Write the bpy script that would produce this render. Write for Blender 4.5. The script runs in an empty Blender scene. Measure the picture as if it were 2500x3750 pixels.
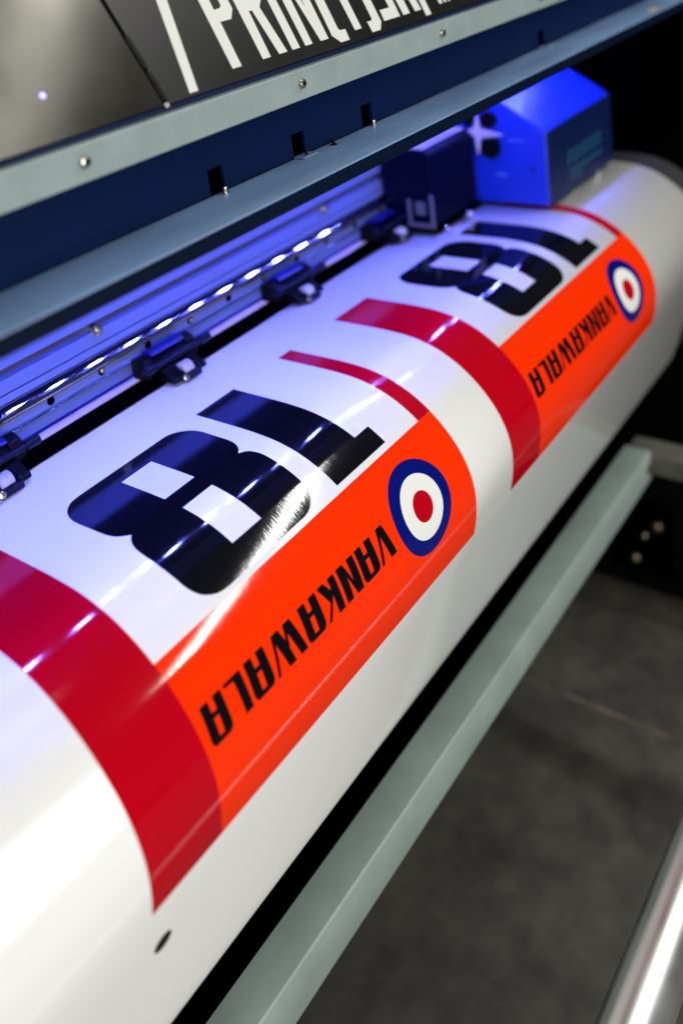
import bpy, bmesh, math, random
from mathutils import Vector, Matrix
random.seed(4)
sc = bpy.context.scene
col = sc.collection
PI = math.pi

# ------------------------------------------------------------------ materials
def mat(name, base=(.5,.5,.5), rough=.4, metal=0., spec=.5, coat=0., coat_rough=.1,
        noise=None, bump=None, emis=None, estr=0., rvar=None, ior=1.5, trans=0.):
    """noise=(scale, amount) colour mottling; bump=(scale, strength, dist[, stretch]); rvar=(scale, lo, hi)"""
    m = bpy.data.materials.new(name); m.use_nodes = True
    nt = m.node_tree; b = nt.nodes['Principled BSDF']
    b.inputs['Base Color'].default_value = (*base, 1)
    b.inputs['Roughness'].default_value = rough
    b.inputs['Metallic'].default_value = metal
    b.inputs['IOR'].default_value = ior
    b.inputs['Specular IOR Level'].default_value = spec
    b.inputs['Coat Weight'].default_value = coat
    b.inputs['Coat Roughness'].default_value = coat_rough
    b.inputs['Transmission Weight'].default_value = trans
    tc = nt.nodes.new('ShaderNodeTexCoord')
    def ntex(scale, stretch=None, detail=4):
        n = nt.nodes.new('ShaderNodeTexNoise'); n.inputs['Scale'].default_value = scale
        n.inputs['Detail'].default_value = detail
        mp = nt.nodes.new('ShaderNodeMapping')
        if stretch: mp.inputs['Scale'].default_value = stretch
        nt.links.new(tc.outputs['Object'], mp.inputs['Vector'])
        nt.links.new(mp.outputs['Vector'], n.inputs['Vector'])
        return n
    if noise:
        n = ntex(noise[0], noise[2] if len(noise) > 2 else None, 6)
        r = nt.nodes.new('ShaderNodeValToRGB')
        lo = tuple(max(0, c*(1-noise[1])) for c in base); hi = tuple(min(1, c*(1+noise[1])) for c in base)
        r.color_ramp.elements[0].position = .3; r.color_ramp.elements[0].color = (*lo, 1)
        r.color_ramp.elements[1].position = .7; r.color_ramp.elements[1].color = (*hi, 1)
        nt.links.new(n.outputs['Fac'], r.inputs['Fac']); nt.links.new(r.outputs['Color'], b.inputs['Base Color'])
    if rvar:
        n = ntex(rvar[0], rvar[3] if len(rvar) > 3 else None)
        mr = nt.nodes.new('ShaderNodeMapRange')
        mr.inputs['From Min'].default_value = .3; mr.inputs['From Max'].default_value = .7
        mr.inputs['To Min'].default_value = rvar[1]; mr.inputs['To Max'].default_value = rvar[2]
        nt.links.new(n.outputs['Fac'], mr.inputs['Value']); nt.links.new(mr.outputs['Result'], b.inputs['Roughness'])
    if bump:
        n = ntex(bump[0], bump[3] if len(bump) > 3 else None, 3)
        bp = nt.nodes.new('ShaderNodeBump'); bp.inputs['Strength'].default_value = bump[1]
        bp.inputs['Distance'].default_value = bump[2]
        nt.links.new(n.outputs['Fac'], bp.inputs['Height']); nt.links.new(bp.outputs['Normal'], b.inputs['Normal'])
        if coat: nt.links.new(bp.outputs['Normal'], b.inputs['Coat Normal'])
    if emis:
        b.inputs['Emission Color'].default_value = (*emis, 1); b.inputs['Emission Strength'].default_value = estr
    return m

VB = (300, .055, .0006, (2.2, .35, .35))       # fine ripple of the vinyl laminate
M = {}
M['vinyl'] = mat('white_vinyl', (.80,.80,.785), .13, spec=.5, bump=VB)
M['orange'] = mat('orange_ink', (.92,.030,.0003), .06, spec=.5, bump=VB)
M['red'] = mat('red_ink', (.46,.0005,.009), .07, spec=.5, bump=VB)
M['stripe_red'] = mat('thin_red_ink', (.45,.001,.012), .09, spec=.5, bump=VB)
M['black'] = mat('black_ink', (.0035,.0035,.005), .06, spec=.55, bump=VB)
M['blue_ink'] = mat('blue_ink', (.001,.006,.16), .14, spec=.5, bump=VB)
M['white_ink'] = mat('white_ink', (.76,.77,.74), .16, spec=.5, bump=VB)
M['trim'] = mat('grey_green_paint', (.255,.315,.315), .42, spec=.5, noise=(30,.09), bump=(900,.12,.0004))
M['rail_paint'] = mat('grey_green_rail_paint', (.265,.325,.305), .36, spec=.5, noise=(14,.12), bump=(700,.10,.0004))
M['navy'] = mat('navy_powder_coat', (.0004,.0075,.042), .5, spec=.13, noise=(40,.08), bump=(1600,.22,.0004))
M['ledge'] = mat('lit_navy_powder_coat', (.145,.245,.43), .38, spec=.6, noise=(22,.22,(.35,1,1)), bump=(1500,.35,.0005), rvar=(25,.28,.5,(.3,1,1)))  # navy paint lightened: overhead light on the ledge put into its colour
M['alu'] = mat('brushed_aluminium_blue_lit', (.19,.25,.60), .38, metal=.6, bump=(700,.04,.0002,(.02,1,1)), rvar=(30,.33,.42,(.1,1,1)))  # blue of the LED light put into the metal's base colour
M['alu_polished'] = mat('polished_aluminium_lip', (.80,.80,.86), .06, metal=1.)
M['fascia'] = mat('dark_fascia_paint', (.001,.005,.020), .5, spec=.15, noise=(40,.08))
M['groove'] = mat('dark_anodised_groove', (.05,.055,.10), .5, metal=.3)
M['steel'] = mat('steel_screw', (.74,.70,.62), .22, metal=1., rvar=(400,.15,.35))
M['chrome'] = mat('chrome_tube', (.74,.74,.73), .36, metal=1., rvar=(18,.33,.40), bump=(260,.02,.0003,(.2,1,1)))
M['black_plastic'] = mat('black_plastic', (.0015,.0015,.002), .4, spec=.12, rvar=(60,.3,.5))
M['dark_plastic'] = mat('dark_navy_plastic', (.002,.003,.014), .33, spec=.2, rvar=(60,.25,.42))
M['blue_plastic'] = mat('blue_plastic', (.003,.005,.11), .36, spec=.4)
M['pink_plastic'] = mat('mauve_plastic', (.42,.36,.46), .42)
M['carriage'] = mat('blue_carriage_paint', (.006,.026,.32), .36, spec=.55, noise=(12,.06))
M['carriage_front'] = mat('dark_blue_front', (.002,.010,.060), .34, spec=.5, noise=(12,.15))
M['teal'] = mat('teal_print', (.006,.085,.16), .5)
M['side_paint'] = mat('dark_side_head', (.001,.0015,.009), .45, spec=.04)
M['dull_steel'] = mat('dull_steel', (.16,.16,.20), .4, metal=.6)
M['carriage_label'] = mat('pale_blue_label', (.05,.12,.45), .5)
M['bracket_paint'] = mat('dull_bracket_paint', (.11,.11,.095), .5, noise=(30,.2))
M['rubber'] = mat('pale_rubber', (.36,.35,.34), .7, noise=(300,.15), bump=(700,.3,.0005))
M['panel_black'] = mat('black_cover_panel', (.007,.007,.0065), .42, spec=.30, bump=(500,.06,.0003), rvar=(9,.30,.42))
M['panel_glass'] = mat('smoked_mirror_panel', (.034,.033,.028), .22, metal=.85, rvar=(9,.16,.27), noise=(7,.28,(1,.5,.5)))
M['letter'] = mat('off_white_vinyl_letters', (.66,.67,.63), .5)
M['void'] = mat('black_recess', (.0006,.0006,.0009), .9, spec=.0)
M['platen'] = mat('dark_grey_platen', (.07,.07,.075), .4, noise=(40,.1))
M['floor'] = mat('concrete_floor', (.075,.072,.062), .62, spec=.35)
M['wall'] = mat('dark_wall', (.03,.03,.03), .8)
M['wheel'] = mat('castor_rubber', (.02,.02,.02), .5)
M['brass'] = mat('brass_bolt', (.22,.18,.12), .35, metal=1.)
M['yellow'] = mat('yellow_sticker', (.75,.50,.10), .5)
M['led'] = mat('led_emitter', (.9,.9,1), .3, emis=(.11,.13,1.0), estr=900)
M['blue_dot'] = mat('emissive_blue_dot', (.2,.2,1), .3, emis=(.22,.20,1.0), estr=5)

def floor_nodes():
    nt = M['floor'].node_tree; b = nt.nodes['Principled BSDF']
    tc = nt.nodes.new('ShaderNodeTexCoord')
    n1 = nt.nodes.new('ShaderNodeTexNoise'); n1.inputs['Scale'].default_value = 5.5; n1.inputs['Detail'].default_value = 5; n1.inputs['Roughness'].default_value=.6
    n2 = nt.nodes.new('ShaderNodeTexNoise'); n2.inputs['Scale'].default_value = 22; n2.inputs['Detail'].default_value = 8
    nt.links.new(tc.outputs['Object'], n1.inputs['Vector']); nt.links.new(tc.outputs['Object'], n2.inputs['Vector'])
    r1 = nt.nodes.new('ShaderNodeValToRGB')
    r1.color_ramp.elements[0].position=.34; r1.color_ramp.elements[0].color=(.052,.051,.048,1)
    r1.color_ramp.elements[1].position=.68; r1.color_ramp.elements[1].color=(.098,.095,.080,1)
    r2 = nt.nodes.new('ShaderNodeValToRGB')
    r2.color_ramp.elements[0].position=.3; r2.color_ramp.elements[0].color=(.8,.8,.84,1)
    r2.color_ramp.elements[1].position=.75; r2.color_ramp.elements[1].color=(1.18,1.15,1.08,1)
    mx = nt.nodes.new('ShaderNodeMixRGB'); mx.blend_type='MULTIPLY'; mx.inputs['Fac'].default_value=1
    nt.links.new(n1.outputs['Fac'], r1.inputs['Fac']); nt.links.new(n2.outputs['Fac'], r2.inputs['Fac'])
    nt.links.new(r1.outputs['Color'], mx.inputs['Color1']); nt.links.new(r2.outputs['Color'], mx.inputs['Color2'])
    nt.links.new(mx.outputs['Color'], b.inputs['Base Color'])
floor_nodes()

# ------------------------------------------------------------------ helpers
def link(name, bm, m, parent=None, smooth=None, bevel=0., segs=2):
    me = bpy.data.meshes.new(name)
    bmesh.ops.recalc_face_normals(bm, faces=bm.faces)
    bm.to_mesh(me); bm.free()
    o = bpy.data.objects.new(name, me); col.objects.link(o)
    me.materials.append(M[m] if isinstance(m, str) else m)
    if bevel:
        md = o.modifiers.new('b', 'BEVEL'); md.width = bevel; md.segments = segs; md.limit_method = 'ANGLE'; md.angle_limit = math.radians(40)
        md.harden_normals = False
    if smooth is not None:
        for p in me.polygons: p.use_smooth = True
        me.set_sharp_from_angle(angle=math.radians(smooth))
    if parent: o.parent = parent
    return o
def empty(name, label=None, cat=None, group=None, loc=(0,0,0), parent=None):
    o = bpy.data.objects.new(name, None); col.objects.link(o); o.location = loc
    o.empty_display_size = .05
    if label: o['label'] = label
    if cat: o['category'] = cat
    if group: o['group'] = group
    if parent: o.parent = parent
    return o
def tag(o, label=None, cat=None, group=None, kind=None):
    if label: o['label'] = label
    if cat: o['category'] = cat
    if group: o['group'] = group
    if kind: o['kind'] = kind
    return o
def box(bm, x0,x1,y0,y1,z0,z1):
    v = [bm.verts.new((x,y,z)) for x in (x0,x1) for y in (y0,y1) for z in (z0,z1)]
    for f in ((0,1,3,2),(4,6,7,5),(0,4,5,1),(2,3,7,6),(0,2,6,4),(1,5,7,3)):
        bm.faces.new([v[i] for i in f])
    return bm
def B(*a):
    return box(bmesh.new(), *a)
def prism(bm, poly, x0, x1):
    """poly = [(y,z)...] extruded along X"""
    a = [bm.verts.new((x0,y,z)) for y,z in poly]; b = [bm.verts.new((x1,y,z)) for y,z in poly]
    n = len(poly)
    bm.faces.new(a); bm.faces.new(b[::-1])
    for i in range(n):
        bm.faces.new((a[i], a[(i+1)%n], b[(i+1)%n], b[i]))
    return bm
def cyl(bm, p0, p1, r0, r1=None, n=24, cap=True):
    p0 = Vector(p0); p1 = Vector(p1); r1 = r0 if r1 is None else r1
    d = (p1-p0).normalized(); a = d.orthogonal().normalized(); b = d.cross(a)
    A = [bm.verts.new(p0+(a*math.cos(t)+b*math.sin(t))*r0) for t in [2*PI*i/n for i in range(n)]]
    C = [bm.verts.new(p1+(a*math.cos(t)+b*math.sin(t))*r1) for t in [2*PI*i/n for i in range(n)]]
    for i in range(n): bm.faces.new((A[i],A[(i+1)%n],C[(i+1)%n],C[i]))
    if cap: bm.faces.new(A[::-1]); bm.faces.new(C)
    return bm
def revolve(bm, p, d, prof, n=24):
    """prof=[(h,r)...] along direction d from p"""
    p = Vector(p); d = Vector(d).normalized(); a = d.orthogonal().normalized(); b = d.cross(a)
    rings = []
    for h, r in prof:
        rings.append([bm.verts.new(p+d*h+(a*math.cos(2*PI*i/n)+b*math.sin(2*PI*i/n))*r) for i in range(n)])
    for A, C in zip(rings, rings[1:]):
        for i in range(n): bm.faces.new((A[i],A[(i+1)%n],C[(i+1)%n],C[i]))
    bm.faces.new(rings[0][::-1]); bm.faces.new(rings[-1])
    return bm

# ------------------------------------------------------------------ camera
R = [[0.6206917178475428, -0.7711571994582963, -0.14162755776720803], [-0.29861050419810475, -0.06548314837813994, -0.9521258971696129], [0.7249645220133326, 0.6332681351545523, -0.2709204880031335]]
C = Vector((-0.24789007, -0.6057307, 0.42342371))
cam = bpy.data.cameras.new('camera'); co = bpy.data.objects.new('camera', cam); col.objects.link(co)
m4 = Matrix(((R[0][0], -R[1][0], -R[2][0], C.x), (R[0][1], -R[1][1], -R[2][1], C.y), (R[0][2], -R[1][2], -R[2][2], C.z), (0,0,0,1)))
co.matrix_world = m4
cam.sensor_fit = 'VERTICAL'; cam.sensor_height = 36; cam.sensor_width = 24
cam.lens = 36*3500.16/3750
cam.shift_x = (1250-1009.71)/3750; cam.shift_y = -(1875-697.52)/3750
cam.clip_start = .02; cam.clip_end = 60
cam.dof.use_dof = True; cam.dof.focus_distance = .800; cam.dof.aperture_fstop = 2.5
sc.camera = co

# ------------------------------------------------------------------ vinyl profile (arc length -> Y,Z)
KN = [(-0.06,0.),(-0.03,0.),(0.0,0.),(0.03,-0.2),(0.06,-0.2),(0.09,3.95),(0.12,15.08),(0.15,30.14),(0.18,43.72),(0.21,56.31),(0.24,72.7),(0.27,90.74),(0.3,102.54),(0.33,106.07),(0.36,105.93),(0.39,105.67),(0.42,105.54),(0.45,105.6),(.468,107.),(.485,118.),(.50,137.),(.525,165.),(.56,185.)]
def theta(s):
    if s <= KN[0][0]: return 0.
    for (a,ta),(b,tb) in zip(KN, KN[1:]):
        if s <= b: return math.radians(ta+(tb-ta)*(s-a)/(b-a))
    return math.radians(KN[-1][1])
DS = .002
PY = {0: (0.0006, 0.)}
i = 0; y, z = PY[0]
while i*DS < .56:
    t = theta((i+.5)*DS); y -= math.cos(t)*DS; z -= math.sin(t)*DS; i += 1; PY[i] = (y, z)
NMAX = i
i = 0; y, z = PY[0]
while i*DS > -.10:
    t = theta((i-.5)*DS); y += math.cos(t)*DS; z += math.sin(t)*DS; i -= 1; PY[i] = (y, z)
NMIN = i
def prof(s, off=0.):
    f = s/DS; k = math.floor(f); k = max(NMIN, min(NMAX-1, k)); f -= k
    a, b = PY[k], PY[k+1]; t = theta(s)
    return (a[0]+(b[0]-a[0])*f-math.sin(t)*off, a[1]+(b[1]-a[1])*f+math.cos(t)*off)

def sheet(name, m, x0, x1, s0, s1, off, parent, nx=1, step=.004, thick=0.):
    bm = bmesh.new(); n = max(1, round((s1-s0)/step)); rows = []
    for i in range(n+1):
        yy, zz = prof(s0+(s1-s0)*i/n, off)
        rows.append([bm.verts.new((x0+(x1-x0)*j/nx, yy, zz)) for j in range(nx+1)])
    for a, b in zip(rows, rows[1:]):
        for j in range(nx): bm.faces.new((a[j], b[j], b[j+1], a[j+1]))
    o = link(name, bm, m, parent, smooth=60)
    return o
def bend(name, m, loops, off, parent, x_off=0.):
    """flat outline (x, s) with optional holes, cut into strips of constant s and bent onto the profile"""
    bm = bmesh.new()
    es = []
    for L in loops:
        vs = [bm.verts.new((x, s, 0)) for x, s in L]
        es += [bm.edges.new((vs[i], vs[(i+1) % len(vs)])) for i in range(len(vs))]
    bmesh.ops.triangle_fill(bm, edges=es, use_beauty=True, normal=(0,0,1))
    smin = min(v.co.y for v in bm.verts); smax = max(v.co.y for v in bm.verts)
    s = math.ceil(smin/.004)*.004
    while s < smax:
        if s > smin+1e-5:
            bmesh.ops.bisect_plane(bm, geom=bm.verts[:]+bm.edges[:]+bm.faces[:], plane_co=(0,s,0), plane_no=(0,1,0), dist=1e-6)
        s += .004
    bmesh.ops.dissolve_degenerate(bm, edges=bm.edges[:], dist=1e-6)
    for v in bm.verts:
        yy, zz = prof(v.co.y, off); v.co = (v.co.x+x_off, yy, zz)
    bm.normal_update()
    o = link(name, bm, m, parent)
    for p in o.data.polygons: p.use_smooth = True
    return o
def arc_round(pts, r, n=7):
    """round the corners of a polygon; r may be a list"""
    out = []; N = len(pts)
    for i, p in enumerate(pts):
        rr = r[i] if isinstance(r, (list, tuple)) else r
        p = Vector(p); a = Vector(pts[i-1]); b = Vector(pts[(i+1) % N])
        if rr <= 0: out.append(tuple(p)); continue
        u = (a-p).normalized(); v = (b-p).normalized(); ang = u.angle(v)
        d = min(rr/math.tan(ang/2), (a-p).length*.49, (b-p).length*.49)
        p0 = p+u*d; p1 = p+v*d
        for k in range(n+1):
            t = k/n
            q = p0*(1-t)**2 + p*2*t*(1-t) + p1*t*t
            # pull the quadratic toward a circular arc
            out.append(tuple(q))
    return out

# ------------------------------------------------------------------ printed vinyl
vin = empty('printed_vinyl', 'glossy white vinyl with orange panels, black 18 and roundels, curving over the printer front', 'vinyl print')
sh = sheet('vinyl_sheet', 'vinyl', -.62, 1.137, -.072, .56, 0., vin, nx=1)
md = sh.modifiers.new('t', 'SOLIDIFY'); md.thickness = .0003; md.offset = -1

LET = {'V': [(0.29236, 0.2153), (0.28425, 0.2153), (0.27471, 0.24239), (0.27808, 0.24245), (0.28528, 0.2224), (0.28814, 0.24245), (0.29631, 0.24235)],
 'N': [(0.25014, 0.21540), (0.24184, 0.2154), (0.24018, 0.23174), (0.23616, 0.2154), (0.22784, 0.2154), (0.22563, 0.24235), (0.23348, 0.2424), (0.23524, 0.22582), (0.2393, 0.24245), (0.24758, 0.24235)],
 'K': [(0.22434, 0.21555), (0.21639, 0.21553), (0.21615, 0.22145), (0.21493, 0.22351), (0.21105, 0.21549), (0.20311, 0.21545), (0.2094, 0.23067), (0.20079, 0.24235), (0.20432, 0.24245), (0.21512, 0.22762), (0.21406, 0.24237), (0.22213, 0.24236)],
 'W': [(0.16913, 0.2156), (0.16124, 0.2156), (0.15782, 0.22539), (0.15557, 0.21565), (0.14750, 0.21565), (0.1392, 0.24235), (0.14229, 0.24235), (0.14851, 0.22249), (0.15231, 0.24235), (0.16006, 0.24235), (0.1586, 0.2322), (0.16192, 0.22266), (0.166, 0.24242), (0.17384, 0.24235)],
 'L': [(0.11309, 0.21565), (0.09629, 0.21565), (0.09600, 0.21796), (0.10502, 0.21870), (0.10394, 0.24230), (0.11163, 0.24230)]}
A_out = [(0.27476, 0.2154), (0.26654, 0.2154), (0.26547, 0.22362), (0.26061, 0.22362), (0.26136, 0.2154), (0.25314, 0.2154), (0.2507, 0.23744), (0.2512, 0.24006), (0.25224, 0.24194), (0.25406, 0.24260), (0.26816, 0.24260), (0.27060, 0.24200), (0.27220,.2404), (0.27305, 0.23814)]
A_hole = [(0.2652, 0.22725), (0.26022, 0.22725), (0.25914, 0.23884), (0.26399, 0.23887)]
A_x = [0., -.07455, -.13650, -.18150]        # offsets of the four A's
def aglyph(dx, sc_):
    cx = .2754
    f = lambda L: [(cx+(x-cx)*sc_+dx, s) for x, s in L]
    return [f(A_out), f(A_hole)]
DIG8_out = arc_round([(.1156,.0087),(.2612,.0087),(.2603,.0875),(.2488,.0875),(.2603,.0877),(.2588,.1702),(.1172,.1702),(.1172,.0870),(.1268,.0869),(.1158,.0868)],
                     [0]*10)
def digit8():
    # two stacked rounded lobes joined at a pinched waist
    top = [(.1155,.0388),(.1168,.0277),(.1217,.0177),(.1309,.0104),(.1424,.0086)]
    pts = [(.1424,.0086),(.2351,.0088),(.2440,.0098),(.2520,.0150),(.2585,.0235),(.2613,.0343),(.2611,.0640),(.2596,.0743),(.2555,.0822),(.2496,.0873),
           (.2540,.0898),(.2577,.0945),(.2600,.1035),(.2601,.1150),(.2588,.1442),(.2572,.1553),(.2531,.1621),(.2448,.1680),(.2358,.1703),
           (.1455,.1703),(.1355,.1691),(.1279,.1656),(.1223,.1603),(.1188,.1520),(.1178,.1417),(.1171,.1240),(.1171,.1056),(.1190,.0973),(.1226,.0911),(.1269,.0871),
           (.1228,.0832),(.1186,.0777),(.1164,.0686),(.1155,.0388),(.1168,.0277),(.1217,.0177),(.1309,.0104)]
    # Catmull-Rom resample for smooth corners, keeping the waist notches sharp
    sharp = {9, 29}
    out = []; N = len(pts)
    for i in range(N):
        p0, p1, p2, p3 = (Vector(pts[(i+k) % N]) for k in (-1, 0, 1, 2))
        if i in sharp: p0 = p1
        if (i+1) % N in sharp: p3 = p2
        if (p2-p1).length > .02: out.append(tuple(p1)); continue
        if (p1-p0).length > .02: p0 = p1-(p1-p0).normalized()*(p2-p1).length
        if (p3-p2).length > .02: p3 = p2+(p3-p2).normalized()*(p2-p1).length
        for k in range(4):
            t = k/4
            q = .5*((2*p1)+(p2-p0)*t+(2*p0-5*p1+4*p2-p3)*t*t+(3*p1-p0-3*p2+p3)*t**3)
            out.append(tuple(q))
    return out
H1 = [(.17137,.02697),(.20543,.02697),(.20543,.07788),(.17137,.07788)]
H2 = [(.17137,.09726),(.20543,.09726),(.20543,.14878),(.17137,.14878)]
ONE = [(.28106,.00788),(.33371,.00788),(.33371,.14891),(.35462,.14891),(.35462,.16926),(.28106,.16926)]
RC = (.34674,.23117); RR = (.04083,.02793,.01329)
def circ(r, n=64): return [(RC[0]+r*math.cos(2*PI*i/n), RC[1]+r*math.sin(2*PI*i/n)) for i in range(n)]
E1, E2, E3 = .00012, .00024, .00036

def artwork(X):
    sheet('wide_red_stripe', 'red', X+0., X+.06453, .00784, .30992, E1, vin)
    o = sheet('orange_panel', 'orange', X+.06453, X+.42321, .17517, .30992, E1, vin)
    sheet('thin_red_stripe', 'stripe_red', X+.40261, X+.42321, .00784, .17517, E1, vin)
    bend('numeral_eight', 'black', [digit8(), H1, H2], E1, vin, X)
    bend('numeral_one', 'black', [ONE], E1, vin, X)
    rd = bend('roundel', 'blue_ink', [circ(RR[0])], E2, vin, X)
    w = bend('roundel_ring', 'white_ink', [circ(RR[1])], E3, rd, X)
    bend('roundel_centre', 'red', [circ(RR[2])], E3+.00012, rd, X)
    for k in 'VNKWL': bend('letter', 'black', [LET[k]], E2, vin, X)
    for dx, s_ in zip(A_x, (1., .99, .965, .93)): bend('letter', 'black', aglyph(dx, s_), E2, vin, X)
artwork(0.); artwork(.5)
# the registration mark below the corner of the near stripe
def ell(cx, cs, rx, rs, n=32): return [(cx+rx*math.cos(2*PI*i/n), cs+rs*math.sin(2*PI*i/n)) for i in range(n)]
bend('registration_mark', 'black', [ell(.01043,.35470,.0078,.0072)], E1, vin)

# ------------------------------------------------------------------ the printer
pr = empty('large_format_printer', 'wide printer with navy and grey cover, blue lit inside and grey bar below', 'printer')
X0, X1 = -.75, 1.75
# platen and dark curved apron beneath the vinyl
bm = bmesh.new(); rows = []
for i in range(61):
    s = -.085+(.54+.085)*i/60
    yy, zz = prof(s, -.004); rows.append([bm.verts.new((-.70, yy, zz)), bm.verts.new((1.20, yy, zz))])
for a, b in zip(rows, rows[1:]): bm.faces.new((a[0], b[0], b[1], a[1]))
o = link('platen', bm, 'platen', pr, smooth=60); md = o.modifiers.new('t','SOLIDIFY'); md.thickness=.003; md.offset=-1
# flat black strip in front of the beam
link('black_strip', B(-.70, 1.2, .0625, .094, .0012, .0042), 'void', pr, bevel=.0006)
# aluminium beam cross-section: flat bands, groove, polished lip, recessed lower face
bm = bmesh.new()
prism(bm, [(.095,.0826),(.095,.0960),(.0955,.112),(.16,.112),(.16,.0826)], -.70, .92)
prism(bm, [(.095,.0600),(.095,.0733),(.16,.0733),(.16,.0600)], -.70, .92)
prism(bm, [(.0950,.0514),(.0950,.0587),(.16,.0587),(.16,.0514)], -.70, .92)
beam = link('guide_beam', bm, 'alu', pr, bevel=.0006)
link('groove', B(-.70,.92,.1015,.155,.0587,.0826), 'groove', beam)
bm = bmesh.new(); P = []
P = [(.0952,.0508),(.0940,.0506),(.0931,.0501),(.0871,.0432),(.0867,.0424),(.0868,.0400),(.0874,.0392),(.16,.0392),(.16,.0508)]
prism(bm, P, -.70, .92); lip = link('polished_lip', bm, 'alu_polished', beam, smooth=35)
link('lower_face', B(-.70,.92,.0925,.16,.0274,.0390), 'alu', beam, bevel=.0004)
bm = bmesh.new(); prism(bm, [(.0905,.0252),(.0895,.0262),(.0905,.0272),(.16,.0272),(.16,.0252)], -.70,.92)
link('lower_lip', bm, 'alu_polished', beam)
link('lower_band', B(-.70,.92,.0935,.16,.0125,.0250), 'alu', beam)
link('blue_edge', B(-.70,.92,.0928,.16,.0095,.0124), 'blue_plastic', beam)
bm = bmesh.new(); prism(bm, [(.094,-.004),(.0895,-.002),(.0885,.003),(.0900,.0085),(.094,.0094),(.16,.0094),(.16,-.004)], -.70,.92)
link('scraper_bar', bm, 'pink_plastic', beam, smooth=40)
# holes and screws in the beam
for k in range(-5, 11):
    x = .2617+.0617*k
    h = link('hole', cyl(bmesh.new(), (x,.0919,.0332), (x,.0975,.0332), .0042), 'void', beam)
    rim = bmesh.new(); revolve(rim, (x,.0924,.0335), (0,-1,0), [(0,.0052),(.0004,.0050),(.0006,.0044)], 24)
    if k % 2 == 0: link('screw', revolve(bmesh.new(), (x+.001,.0925,.0335), (0,-1,0), [(0,.0028),(.0014,.0026),(.0018,.0018)], 16), 'steel', beam, smooth=30)
    rim.free()
for x in (.2617-.37, .2664, .635, .83):
    link('screw', revolve(bmesh.new(), (x,.1010,.0745), (0,-1,0), [(0,.0058),(.0105,.0056),(.0110,.0030),(.0135,.0028),(.0140,.0016)], 20), 'steel', beam, smooth=30)

# ---- pinch rollers
def pinch(x):
    t = empty('pinch_roller_arm', parent=pr, loc=(x,0,0))
    bm = bmesh.new()
    prism(bm, [(.092,.0045),(.092,.024),(.080,.028),(.070,.022),(.060,.016),(.046,.009),(.046,.0045)], -.024, .022)
    prism(bm, [(.092,.008),(.092,.028),(.084,.031),(.074,.028),(.068,.018),(.070,.008)], -.036,-.0245)
    prism(bm, [(.092,.008),(.092,.028),(.084,.031),(.074,.028),(.068,.018),(.070,.008)], .0225,.036)
    link('arm', bm, 'black_plastic', t, bevel=.0015)
    bm = bmesh.new(); P = [(.088,.0285)]
    for k in range(8):
        a = math.radians(20+k*17); P.append((.0800-.0085*math.cos(a), .0285+.0058*math.sin(a)))
    prism(bm, P, -.0240, .0215); link('blue_cover', bm, 'blue_plastic', t, smooth=40)
    link('shaft', cyl(bmesh.new(), (-.046,.0610,.0250), (.044,.0610,.0250), .0032), 'dark_plastic', t, smooth=40)
    for sx in (-1, 1):
        link('collar', cyl(bmesh.new(), (sx*.0375-.007,.0610,.0250), (sx*.0375+.007,.0610,.0250), .0047), 'dark_plastic', t, smooth=40)
    link('bolt', revolve(bmesh.new(), (-.010,.045,.0065), (0,-1,.3), [(0,.0035),(.0025,.0033),(.0031,.002)], 14), 'steel', t, smooth=30)
    bm = bmesh.new()
    box(bm, -.0115,.0115,.0429,.0452,.0022,.0100)
    box(bm, -.0115,-.0088,.0453,.066,.0022,.0135); box(bm, .0088,.0115,.0453,.066,.0022,.0135)
    link('yoke', bm, 'dark_plastic', t, bevel=.0005)
    rl = link('roller', revolve(bmesh.new(), (-.0070,.0552,.0092), (1,0,0), [(0,.0072),(.0007,.0082),(.0133,.0082),(.014,.0072)], 28), 'rubber', t, smooth=35)
    link('axle', cyl(bmesh.new(), (-.013,.0552,.0092), (.013,.0552,.0092), .0018), 'steel', rl, smooth=40)
    return t
def copy_tree(o, parent):
    c = o.copy(); col.objects.link(c); c.parent = parent
    for ch in list(o.children): copy_tree(ch, c)
    return c
p0 = pinch(.115)
for x in (-.103, .333, .535, .738):
    c = copy_tree(p0, pr); c.location.x = x

# ---- hinged cover: fascia with ledge and slotted face
fx = [.252,.355,.458,.838, 1.30]
fx = [-.16] + fx
bm = bmesh.new()
prism(bm, [(-.1700,.2174),(-.1700,.2290),(-.1696,.2298),(-.1688,.2303),(-.1120,.2303),(-.1120,.2285),(-.1670,.2285),(-.1670,.2174)], X0, X1)
fas = link('cover_ledge', bm, 'ledge', pr, smooth=35)
link('fascia_face', B(X0, X1, -.17035,-.1701,.2174,.2291), 'fascia', fas)
bm = bmesh.new()
box(bm, X0, X1, -.1117,-.1085,.2510,.3000)
xs = [X0]+[v for x in fx for v in (x-.0085, x+.0085)]+[X1]
for a, b in zip(xs[::2], xs[1::2]): box(bm, a, b, -.1117,-.1085,.2312,.2510)
wall = link('recessed_face', bm, 'navy', pr)
link('slot_backing', B(X0, X1, -.1040,-.1030,.2200,.3000), 'void', wall)
link('crease_gap', B(X0, X1, -.1113,-.1088,.2296,.2314), 'void', wall)
for i, x in enumerate(fx):
    bm = bmesh.new()
    if i % 2 == 0:
        prism(bm, [(-.1100,.2306),(-.1100,.2316),(-.1220,.2316),(-.1225,.2306)], x-.008, x+.012)
        link('tab', bm, 'ledge', wall, bevel=.0005)
    link('slot_screw', revolve(bmesh.new(), (x+.002,-.117,.2304), (0,0,1), [(0,.0030),(.0005,.0030),(.0006,.0013),(.0040,.0012),(.0042,.0022),(.0050,.0020)], 14), 'steel' if i % 2 else 'black_plastic', wall, smooth=30)
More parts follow.
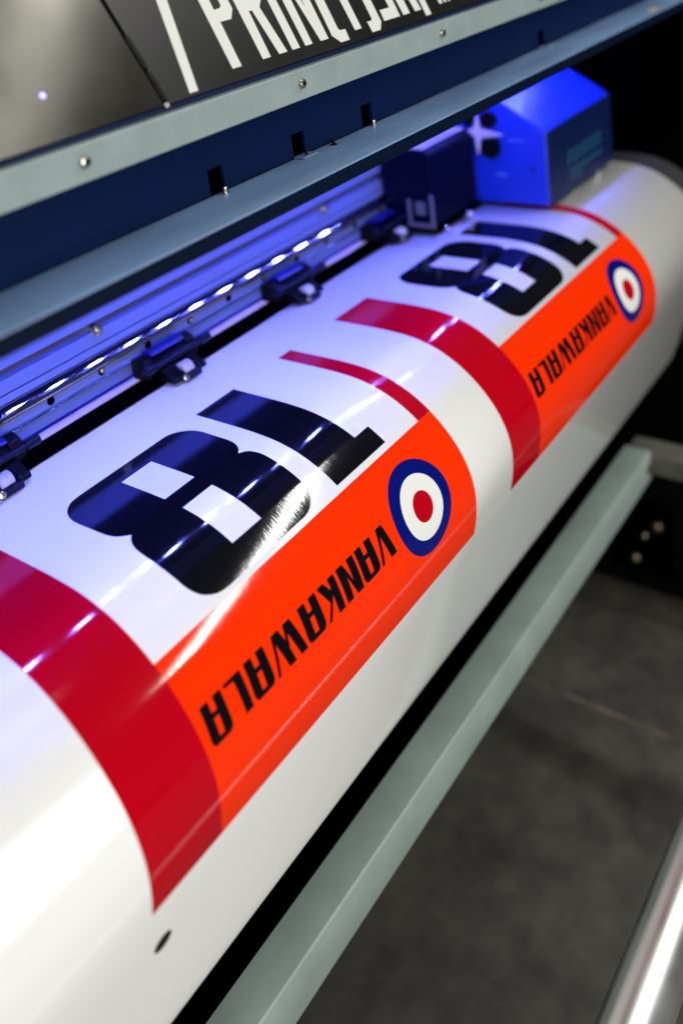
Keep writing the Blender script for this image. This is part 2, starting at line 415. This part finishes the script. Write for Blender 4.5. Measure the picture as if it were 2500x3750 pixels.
link('slot_screw', revolve(bmesh.new(), (.3935,-.119,.2304), (0,0,1), [(0,.0032),(.0005,.0032),(.0006,.0014),(.0035,.0013),(.0038,.0022),(.0046,.0020)], 14), 'black_plastic', wall, smooth=30)
link('yellow_sticker', B(1.090,1.118,-.160,-.150,.2303,.2306), 'yellow', fas)
# grey-green trim strip with button head screws
bm = bmesh.new(); prism(bm, [(-.1300,.2816),(-.1300,.3047),(-.1294,.3057),(-.1284,.3061),(-.1210,.3061),(-.1210,.2816)], X0, X1)
trim = link('trim_strip', bm, 'trim', pr, smooth=20)
link('trim_gap_filler', B(X0, X1, -.1209,-.1090,.2830,.3085), 'navy', trim)  # navy filler behind the trim strip
for k in range(-2, 6):
    x = .1195+.2275*k
    s = link('trim_screw', revolve(bmesh.new(), (x,-.1300,.2942), (0,-1,0), [(0,.0040),(.0006,.0044),(.0012,.0044),(.0024,.0036),(.0030,.0024),(.0031,.0016),(.0022,.0015)], 28), 'steel', trim, smooth=28)
    link('socket', cyl(bmesh.new(), (x,-.1322,.2942), (x,-.1333,.2942), .0014, n=6), 'void', s)
# sloping cover panels (plane tilted 65 degrees)
ca, sa = math.cos(math.radians(65)), math.sin(math.radians(65))
def PP(x, t, o=0.): return (x, -.122+ca*t-sa*o, .3091+sa*t+ca*o)
def plate(name, m, poly, o0, o1, parent, bevel=0.):
    bm = bmesh.new()
    a = [bm.verts.new(PP(x,t,o0)) for x,t in poly]; b = [bm.verts.new(PP(x,t,o1)) for x,t in poly]
    bm.faces.new(a); bm.faces.new(b[::-1]); n = len(poly)
    for i in range(n): bm.faces.new((a[i],a[(i+1)%n],b[(i+1)%n],b[i]))
    return link(name, bm, m, parent, bevel=bevel)
T1 = .34
seam = lambda t: .20575-.0109*t/.1
g = plate('mirror_window', 'panel_glass', [(X0,.0010),(seam(0)-.0016,.0010),(seam(T1)-.0016,T1),(X0,T1)], -.006, 0., pr, bevel=.0006)
lp = plate('lettered_panel', 'panel_black', [(seam(0)+.0016,.0010),(X1,.0010),(X1,T1),(seam(T1)+.0016,T1)], -.006, 0., pr, bevel=.0006)
plate('panel_seam', 'void', [(seam(0)-.0020,.0012),(seam(0)+.0020,.0012),(seam(T1)+.0020,T1),(seam(T1)-.0020,T1)], -.010, -.0035, lp)
for ta, tb in ((.0300,.0560), (.0045,.0270)):
    plate('hinge_clip', 'black_plastic', [(seam(ta)-.0014,ta),(seam(ta)+.0030,ta),(seam(tb)+.0030,tb),(seam(tb)-.0014,tb)], -.001, .0011, lp, bevel=.0004)
plate('latch', 'steel', [(seam(0)-.0030,-.0010),(seam(0)+.0015,-.0010),(seam(0)+.0015,.0030),(seam(0)-.0030,.0030)], -.001, .0014, lp, bevel=.0005)
plate('panel_edge', 'navy', [(X0,-.0030),(X1,-.0030),(X1,.0006),(X0,.0006)], -.0065, -.0006, pr)
link('panel_blue_dot', revolve(bmesh.new(), PP(.11445,.0320,0.), (0,-sa,ca), [(0,.0019),(.0007,.0018),(.0011,.0010)], 16), 'blue_dot', g, smooth=40)  # small emissive blue dot on the panel
# white lettering on the panel, (x, t)
BL = .0118; TP = .108
LT = [
 [(.2433,.0775),(.2309,.0041),(.2398,.0041),(.2534,.0757),(.2575,TP),(.2480,TP)],
 [(.2836,TP),(.2831,BL),(.2937,BL),(.2947,.0496),(.3076,.0496),(.3142,.0574),(.3142,.1000),(.3080,TP)],
 [(.3196,TP),(.3194,BL),(.3293,BL),(.3306,.0522),(.3343,.0523),(.3400,BL),(.3507,BL),(.3447,.0532),(.3501,.0589),(.3501,.1000),(.3440,TP)],
 [(.3579,TP),(.3574,BL),(.3676,BL),(.3681,TP)],
 [(.3753,TP),(.3750,BL),(.3848,BL),(.3866,.0850),(.3964,BL),(.4077,BL),(.4104,TP),(.4005,TP),(.3986,.0430),(.3900,TP)],
 [(.4178,TP),(.4137,.0131),(.4213,.0053),(.4343,.0053),(.4354,.0155),(.4277,.0158),(.4262,.0177),(.4290,TP)],
 [(.4477,TP),(.4478,BL),(.4582,BL),(.4600,TP)],
 [(.4811,TP),(.4789,.0173),(.4766,.0156),(.4702,.0161),(.4705,.0052),(.4838,.0052),(.4908,.0124),(.4930,TP)],
 [(.5122,.0500),(.5130,.0227),(.4966,.0228),(.4957,BL),(.5230,BL),(.5250,.0500)],
 [(.5285,.0500),(.5291,BL),(.5406,BL),(.5420,.0500)],
 [(.5473,.0500),(.5506,BL),(.5614,BL),(.5600,.0500)],
 [(.5667,.0500),(.5649,.0042),(.5747,.0045),(.5770,.0500)],
 [(.5966,.0230),(.5975,.0114),(.6030,.0116),(.6038,.0230)],
 [(.6060,.0230),(.6068,.0116),(.6110,.0116),(.6118,.0230)],
 [(.6140,.0230),(.6148,.0116),(.6190,.0116),(.6198,.0230)],
]
PHOLE = [(.2950,.0985),(.2944,.0599),(.3013,.0603),(.3038,.0624),(.3038,.0960),(.3010,.0985)]
RHOLE = [(.3306,.0985),(.3302,.0630),(.3370,.0634),(.3392,.0655),(.3392,.0960),(.3370,.0985)]
def letter(poly, hole=None):
    bm = bmesh.new(); es = []
    for L in ([poly, hole] if hole else [poly]):
        vs = [bm.verts.new((x,t,0)) for x,t in L]; es += [bm.edges.new((vs[i],vs[(i+1)%len(vs)])) for i in range(len(vs))]
    bmesh.ops.triangle_fill(bm, edges=es, use_beauty=True, normal=(0,0,1))
    for v in bm.verts: v.co = PP(v.co.x, v.co.y, .00025)
    return link('letter', bm, 'letter', lp)
for i, L in enumerate(LT): letter(L, PHOLE if i == 1 else RHOLE if i == 2 else None)
# cover body behind the panels, inner ceiling of the print bay, back of the bay
link('cover_body', prism(bmesh.new(), [(-.112,.302),(.028,.612),(.45,.612),(.45,.14),(.165,.14),(.165,.250),(-.1015,.250),(-.1015,.302)], X0, X1), 'navy', pr)
link('bay_back_wall', B(X0, X1, .17,.20,-.02,.135), 'black_plastic', pr)
link('printer_body', B(X0, 1.2, -.03,.42,-.70,-.31), 'void', pr, bevel=.004)
link('lower_skirt', prism(bmesh.new(), [(.40,-.02),(.10,-.02),(.06,-.30),(.40,-.30)], X0, 1.2), 'black_plastic', pr)
# LED strip under the cover
link('added_led_shield', B(X0+.1, 1.22, -.0680,-.0670,.1985,.2498), 'black_plastic', pr)  # unseen plate added to keep LED light off the chrome tube
led = link('led_strip', B(X0+.1, 1.22, -.0600,-.0440,.2425,.2498), 'black_plastic', pr)
for k in range(-9, 14):
    x = .2870+.0605*k
    link('led', B(x-.0065, x+.0065, -.0565,-.0475,.2408,.2424), 'led', led)
# right end: black side housing over the bed
link('end_housing', prism(bmesh.new(), [(-.095,.248),(.165,.248),(.165,.02),(.02,.012),(-.06,.012)], 1.30, X1), 'void', pr, bevel=.004)
bm = bmesh.new(); box(bm, 1.205, X1, -.12,.10,-.02,.004); link('end_bed', bm, 'void', pr, bevel=.003)
for (x,y,z,r) in ((1.235,-.02,.012,.006),(1.26,.03,.014,.004)):
    link('bed_bolt', revolve(bmesh.new(), (x,y,.004), (0,0,1), [(0,r),(z*.5,r*.9),(z*.6,r*.5)], 16), 'steel', pr, smooth=30)
# front support bar, end bracket, stand
bm = bmesh.new(); P = [(-.150,-.4750)]+[(-.1475-.0025*math.cos(math.radians(a)), -.4303+.0025*math.sin(math.radians(a))) for a in range(0,91,15)]+[(-.112,-.4278),(-.112,-.4750)]
prism(bm, P, X0, 1.040); bar = link('support_bar', bm, 'rail_paint', pr, smooth=50)
link('bar_end_bracket', B(1.041,1.085,-.46,-.112,-.470,-.434), 'bracket_paint', pr, bevel=.003)
link('bracket_bolt', revolve(bmesh.new(), (1.030,-.1500,-.452), (0,-1,0), [(0,.008),(.003,.0075),(.005,.004)], 18), 'brass', pr, smooth=30)
leg = link('stand_leg', prism(bmesh.new(), [(-.10,-.62),(.45,-.62),(.45,-.90),(-.45,-.90),(-.45,-.84),(-.10,-.82)], 1.29, 1.36), 'black_plastic', pr, bevel=.004)
link('stand_panel', B(1.365, 1.75, -.32,.42,-.90,-.04), 'black_plastic', pr, bevel=.006)
for (y,z,r) in ((-.025,-.831,.011),(-.067,-.749,.013),(-.045,-.775,.007)):
    link('leg_bolt', revolve(bmesh.new(), (1.2895,y,z), (-1,0,0), [(0,r),(.006,r*.95),(.010,r*.5)], 20), 'brass', leg, smooth=30)
link('bolt_plate', B(1.288,1.2915,-.10,.02,-.86,-.70), 'void', leg)
for y in (-.38, .38):
    link('castor', cyl(bmesh.new(), (1.305,y,-.925), (1.345,y,-.925), .026), 'wheel', pr, smooth=40)
link('stand_leg', prism(bmesh.new(), [(.10,-.62),(.45,-.62),(.45,-.90),(-.10,-.90),(-.10,-.84),(.10,-.82)], -.72, -.65), 'black_plastic', pr, bevel=.004)
for y in (-.02, .38):
    link('castor', cyl(bmesh.new(), (-.705,y,-.925), (-.665,y,-.925), .026), 'wheel', pr, smooth=40)

# ------------------------------------------------------------------ print carriage (slides along the beam)
ca_ = empty('print_carriage', 'blue print carriage with sloping top and dark front at the far end', 'carriage', loc=(0,0,0))
cx0, cx1 = .893, 1.118
P = [(-.0833,.0065),(-.0833,.1100),(-.0240,.1500),(.088,.1500),(.088,.0065)]
hs = link('housing', prism(bmesh.new(), P, cx0, cx1), 'carriage', ca_, bevel=.0035, segs=3)
fr = link('front_cover', B(cx0+.0015, cx1-.0015, -.0852,-.0834,.0080,.1085), 'carriage_front', ca_, bevel=.0008)
# faint teal wordmark strokes on the front
def strokes(rects, name):
    for r in rects:
        bm = bmesh.new(); vs = [bm.verts.new((x,-.0856,z)) for x,z in r]; bm.faces.new(vs)
        link(name, bm, 'teal', fr)
xx = .955
for k, w in enumerate((.016,.013,.005,.015,.013,.014,.012)):
    zb = .043
    if k in (2,):
        strokes([[(xx,zb),(xx+.004,zb),(xx+.004,zb+.022),(xx,zb+.022)]], 'logo')
    else:
        strokes([[(xx,zb),(xx+.004,zb),(xx+.004,zb+.022),(xx,zb+.022)],
                 [(xx+.0041,zb+.018),(xx+w,zb+.018),(xx+w,zb+.022),(xx+.0041,zb+.022)],
                 [(xx+.0041,zb+.008),(xx+w-.001,zb+.008),(xx+w-.001,zb+.012),(xx+.0041,zb+.012)]], 'logo')
    xx += w+.005
strokes([[(.958,.034),(1.075,.034),(1.075,.0375),(.958,.0375)]], 'logo')
strokes([[(.958,.025),(1.000,.025),(1.000,.0285),(.958,.0285)]], 'logo')
link('label_strip', B(cx0-.0007,cx0-.0001,-.052,-.030,.095,.098), 'carriage_label', hs)
link('label_strip', B(cx0-.0007,cx0-.0001,-.025,-.008,.046,.050), 'carriage_label', hs)
link('side_button', B(cx0-.0010,cx0-.0001,-.066,-.061,.052,.062), 'carriage_front', hs, bevel=.0003)
# cross bracket and knobs on the near side
bm = bmesh.new()
star = [(.008,.134),(.0135,.116),(.028,.110),(.0135,.104),(.0095,.078),(.0045,.101),(-.030,.1065),(.0045,.1145)]
prism(bm, star, cx0-.0125, cx0-.0085)
br = link('cross_bracket', bm, 'pink_plastic', ca_, bevel=.001)
for (y,z,r) in ((-.006,.126,.011),(-.006,.087,.014),(.023,.127,.009)):
    link('knob', cyl(bmesh.new(), (cx0-.0080,y,z), (cx0-.0005,y,z), r), 'black_plastic', ca_, smooth=40)
sd = link('side_head', prism(bmesh.new(), [(.0157,.012),(.0157,.108),(.024,.1165),(.088,.1165),(.088,.012)], .7625, .880), 'side_paint', ca_, bevel=.003)
link('side_head_top', prism(bmesh.new(), [(.0260,.1166),(.088,.1166),(.088,.1178),(.0270,.1178)], .766, .877), 'pink_plastic', sd)
bm = bmesh.new(); box(bm, .7605,.7622,.014,.056,.012,.018); box(bm, .7605,.7622,.014,.020,.0182,.058); box(bm, .7605,.7622,.048,.054,.0182,.050); box(bm, .7590,.7603,.026,.040,.030,.048)
link('sensor_bracket', bm, 'dull_steel', ca_, bevel=.0006)
for (x,y,z,r) in ((.781,.010,.006,.0045),(.832,.004,.009,.0062)):
    link('bolt', revolve(bmesh.new(), (x,y,z), (0,-.6,.8), [(0,r),(r*.5,r*.9),(r*.8,r*.5)], 16), 'steel', ca_, smooth=40)
link('foot', B(.765,.884,.0120,.060,.0050,.0115), 'void', ca_, bevel=.0006)

# ------------------------------------------------------------------ chrome take-up tube
tube = empty('take_up_tube', 'polished chrome tube running parallel to the printer at the lower right corner', 'tube', loc=(0,0,0))
link('tube_body', cyl(bmesh.new(), (-.60,-.385,-.4635), (1.035,-.385,-.4635), .0255, n=64, cap=True), 'chrome', tube, smooth=40)
for x in (-.606, 1.036):
    link('end_cap', cyl(bmesh.new(), (x,-.385,-.4635), (x+.005,-.385,-.4635), .022, n=40), 'black_plastic', tube, smooth=40)

# ------------------------------------------------------------------ floor, far wall
fl = link('floor', B(-5, 7, -5, 4, -.97, -.95), 'floor'); tag(fl, kind='structure')
bm = bmesh.new()
for i in range(1):
    box(bm, 1.02, 1.027, -5, 4, -.9499, -.9492)
jn = link('floor_joint', bm, mat('joint_filler', (.13,.11,.085), .8, noise=(30,.6))); tag(jn, kind='structure')
wl = link('wall', B(-5, 7, 3.9, 4.0, -.95, 2.3), 'wall'); tag(wl, kind='structure')
ws = link('wall', B(6.9, 7.0, -5, 3.9, -.95, 2.3), 'wall'); tag(ws, kind='structure')

# ------------------------------------------------------------------ lights
def area(name, loc, target, sx, sy, power, colr):
    L = bpy.data.lights.new(name, 'AREA'); L.shape = 'RECTANGLE'; L.size = sx; L.size_y = sy
    L.energy = power; L.color = colr
    o = bpy.data.objects.new(name, L); col.objects.link(o); o.location = loc
    d = Vector(target)-Vector(loc); o.rotation_euler = d.to_track_quat('-Z', 'Y').to_euler()
    return o
def down(name, loc, sx, sy, power, colr):
    o = area(name, loc, (loc[0], loc[1], loc[2]-1), sx, sy, power, colr); o.rotation_euler = (0,0,0); return o
W = (1., .985, .94)
key = down('overhead_light', (1.82,-1.62,2.0), .115, 2.1, 46, W); key.rotation_euler = (0, 0, math.radians(-5.5))  # long ceiling lamp mirrored in the vinyl
down('overhead_light', (-.40,-.65,2.0), 2.4, .3, 4, W)  # unseen overhead fill added to brighten the ledge and floor
area('front_fill_light', (-.85,-3.0,.52), (.45,-.1,-.2), 2.6, 2.0, 108, (1.,.99,.955))  # unseen soft fill added in front to brighten the vinyl

w = bpy.data.worlds.new('World'); sc.world = w; w.use_nodes = True
bg = w.node_tree.nodes['Background']; bg.inputs['Color'].default_value = (.92,.96,1.0,1); bg.inputs['Strength'].default_value = .03

# ------------------------------------------------------------------ render settings
sc.view_settings.view_transform = 'Standard'; sc.view_settings.look = 'None'
sc.view_settings.exposure = 0.; sc.view_settings.gamma = 1.
sc.view_settings.use_curve_mapping = False
sc.cycles.use_denoising = True
sc.cycles.max_bounces = 8
sc.cycles.sample_clamp_indirect = 6.
sc.cycles.caustics_reflective = False
sc.cycles.blur_glossy = .5
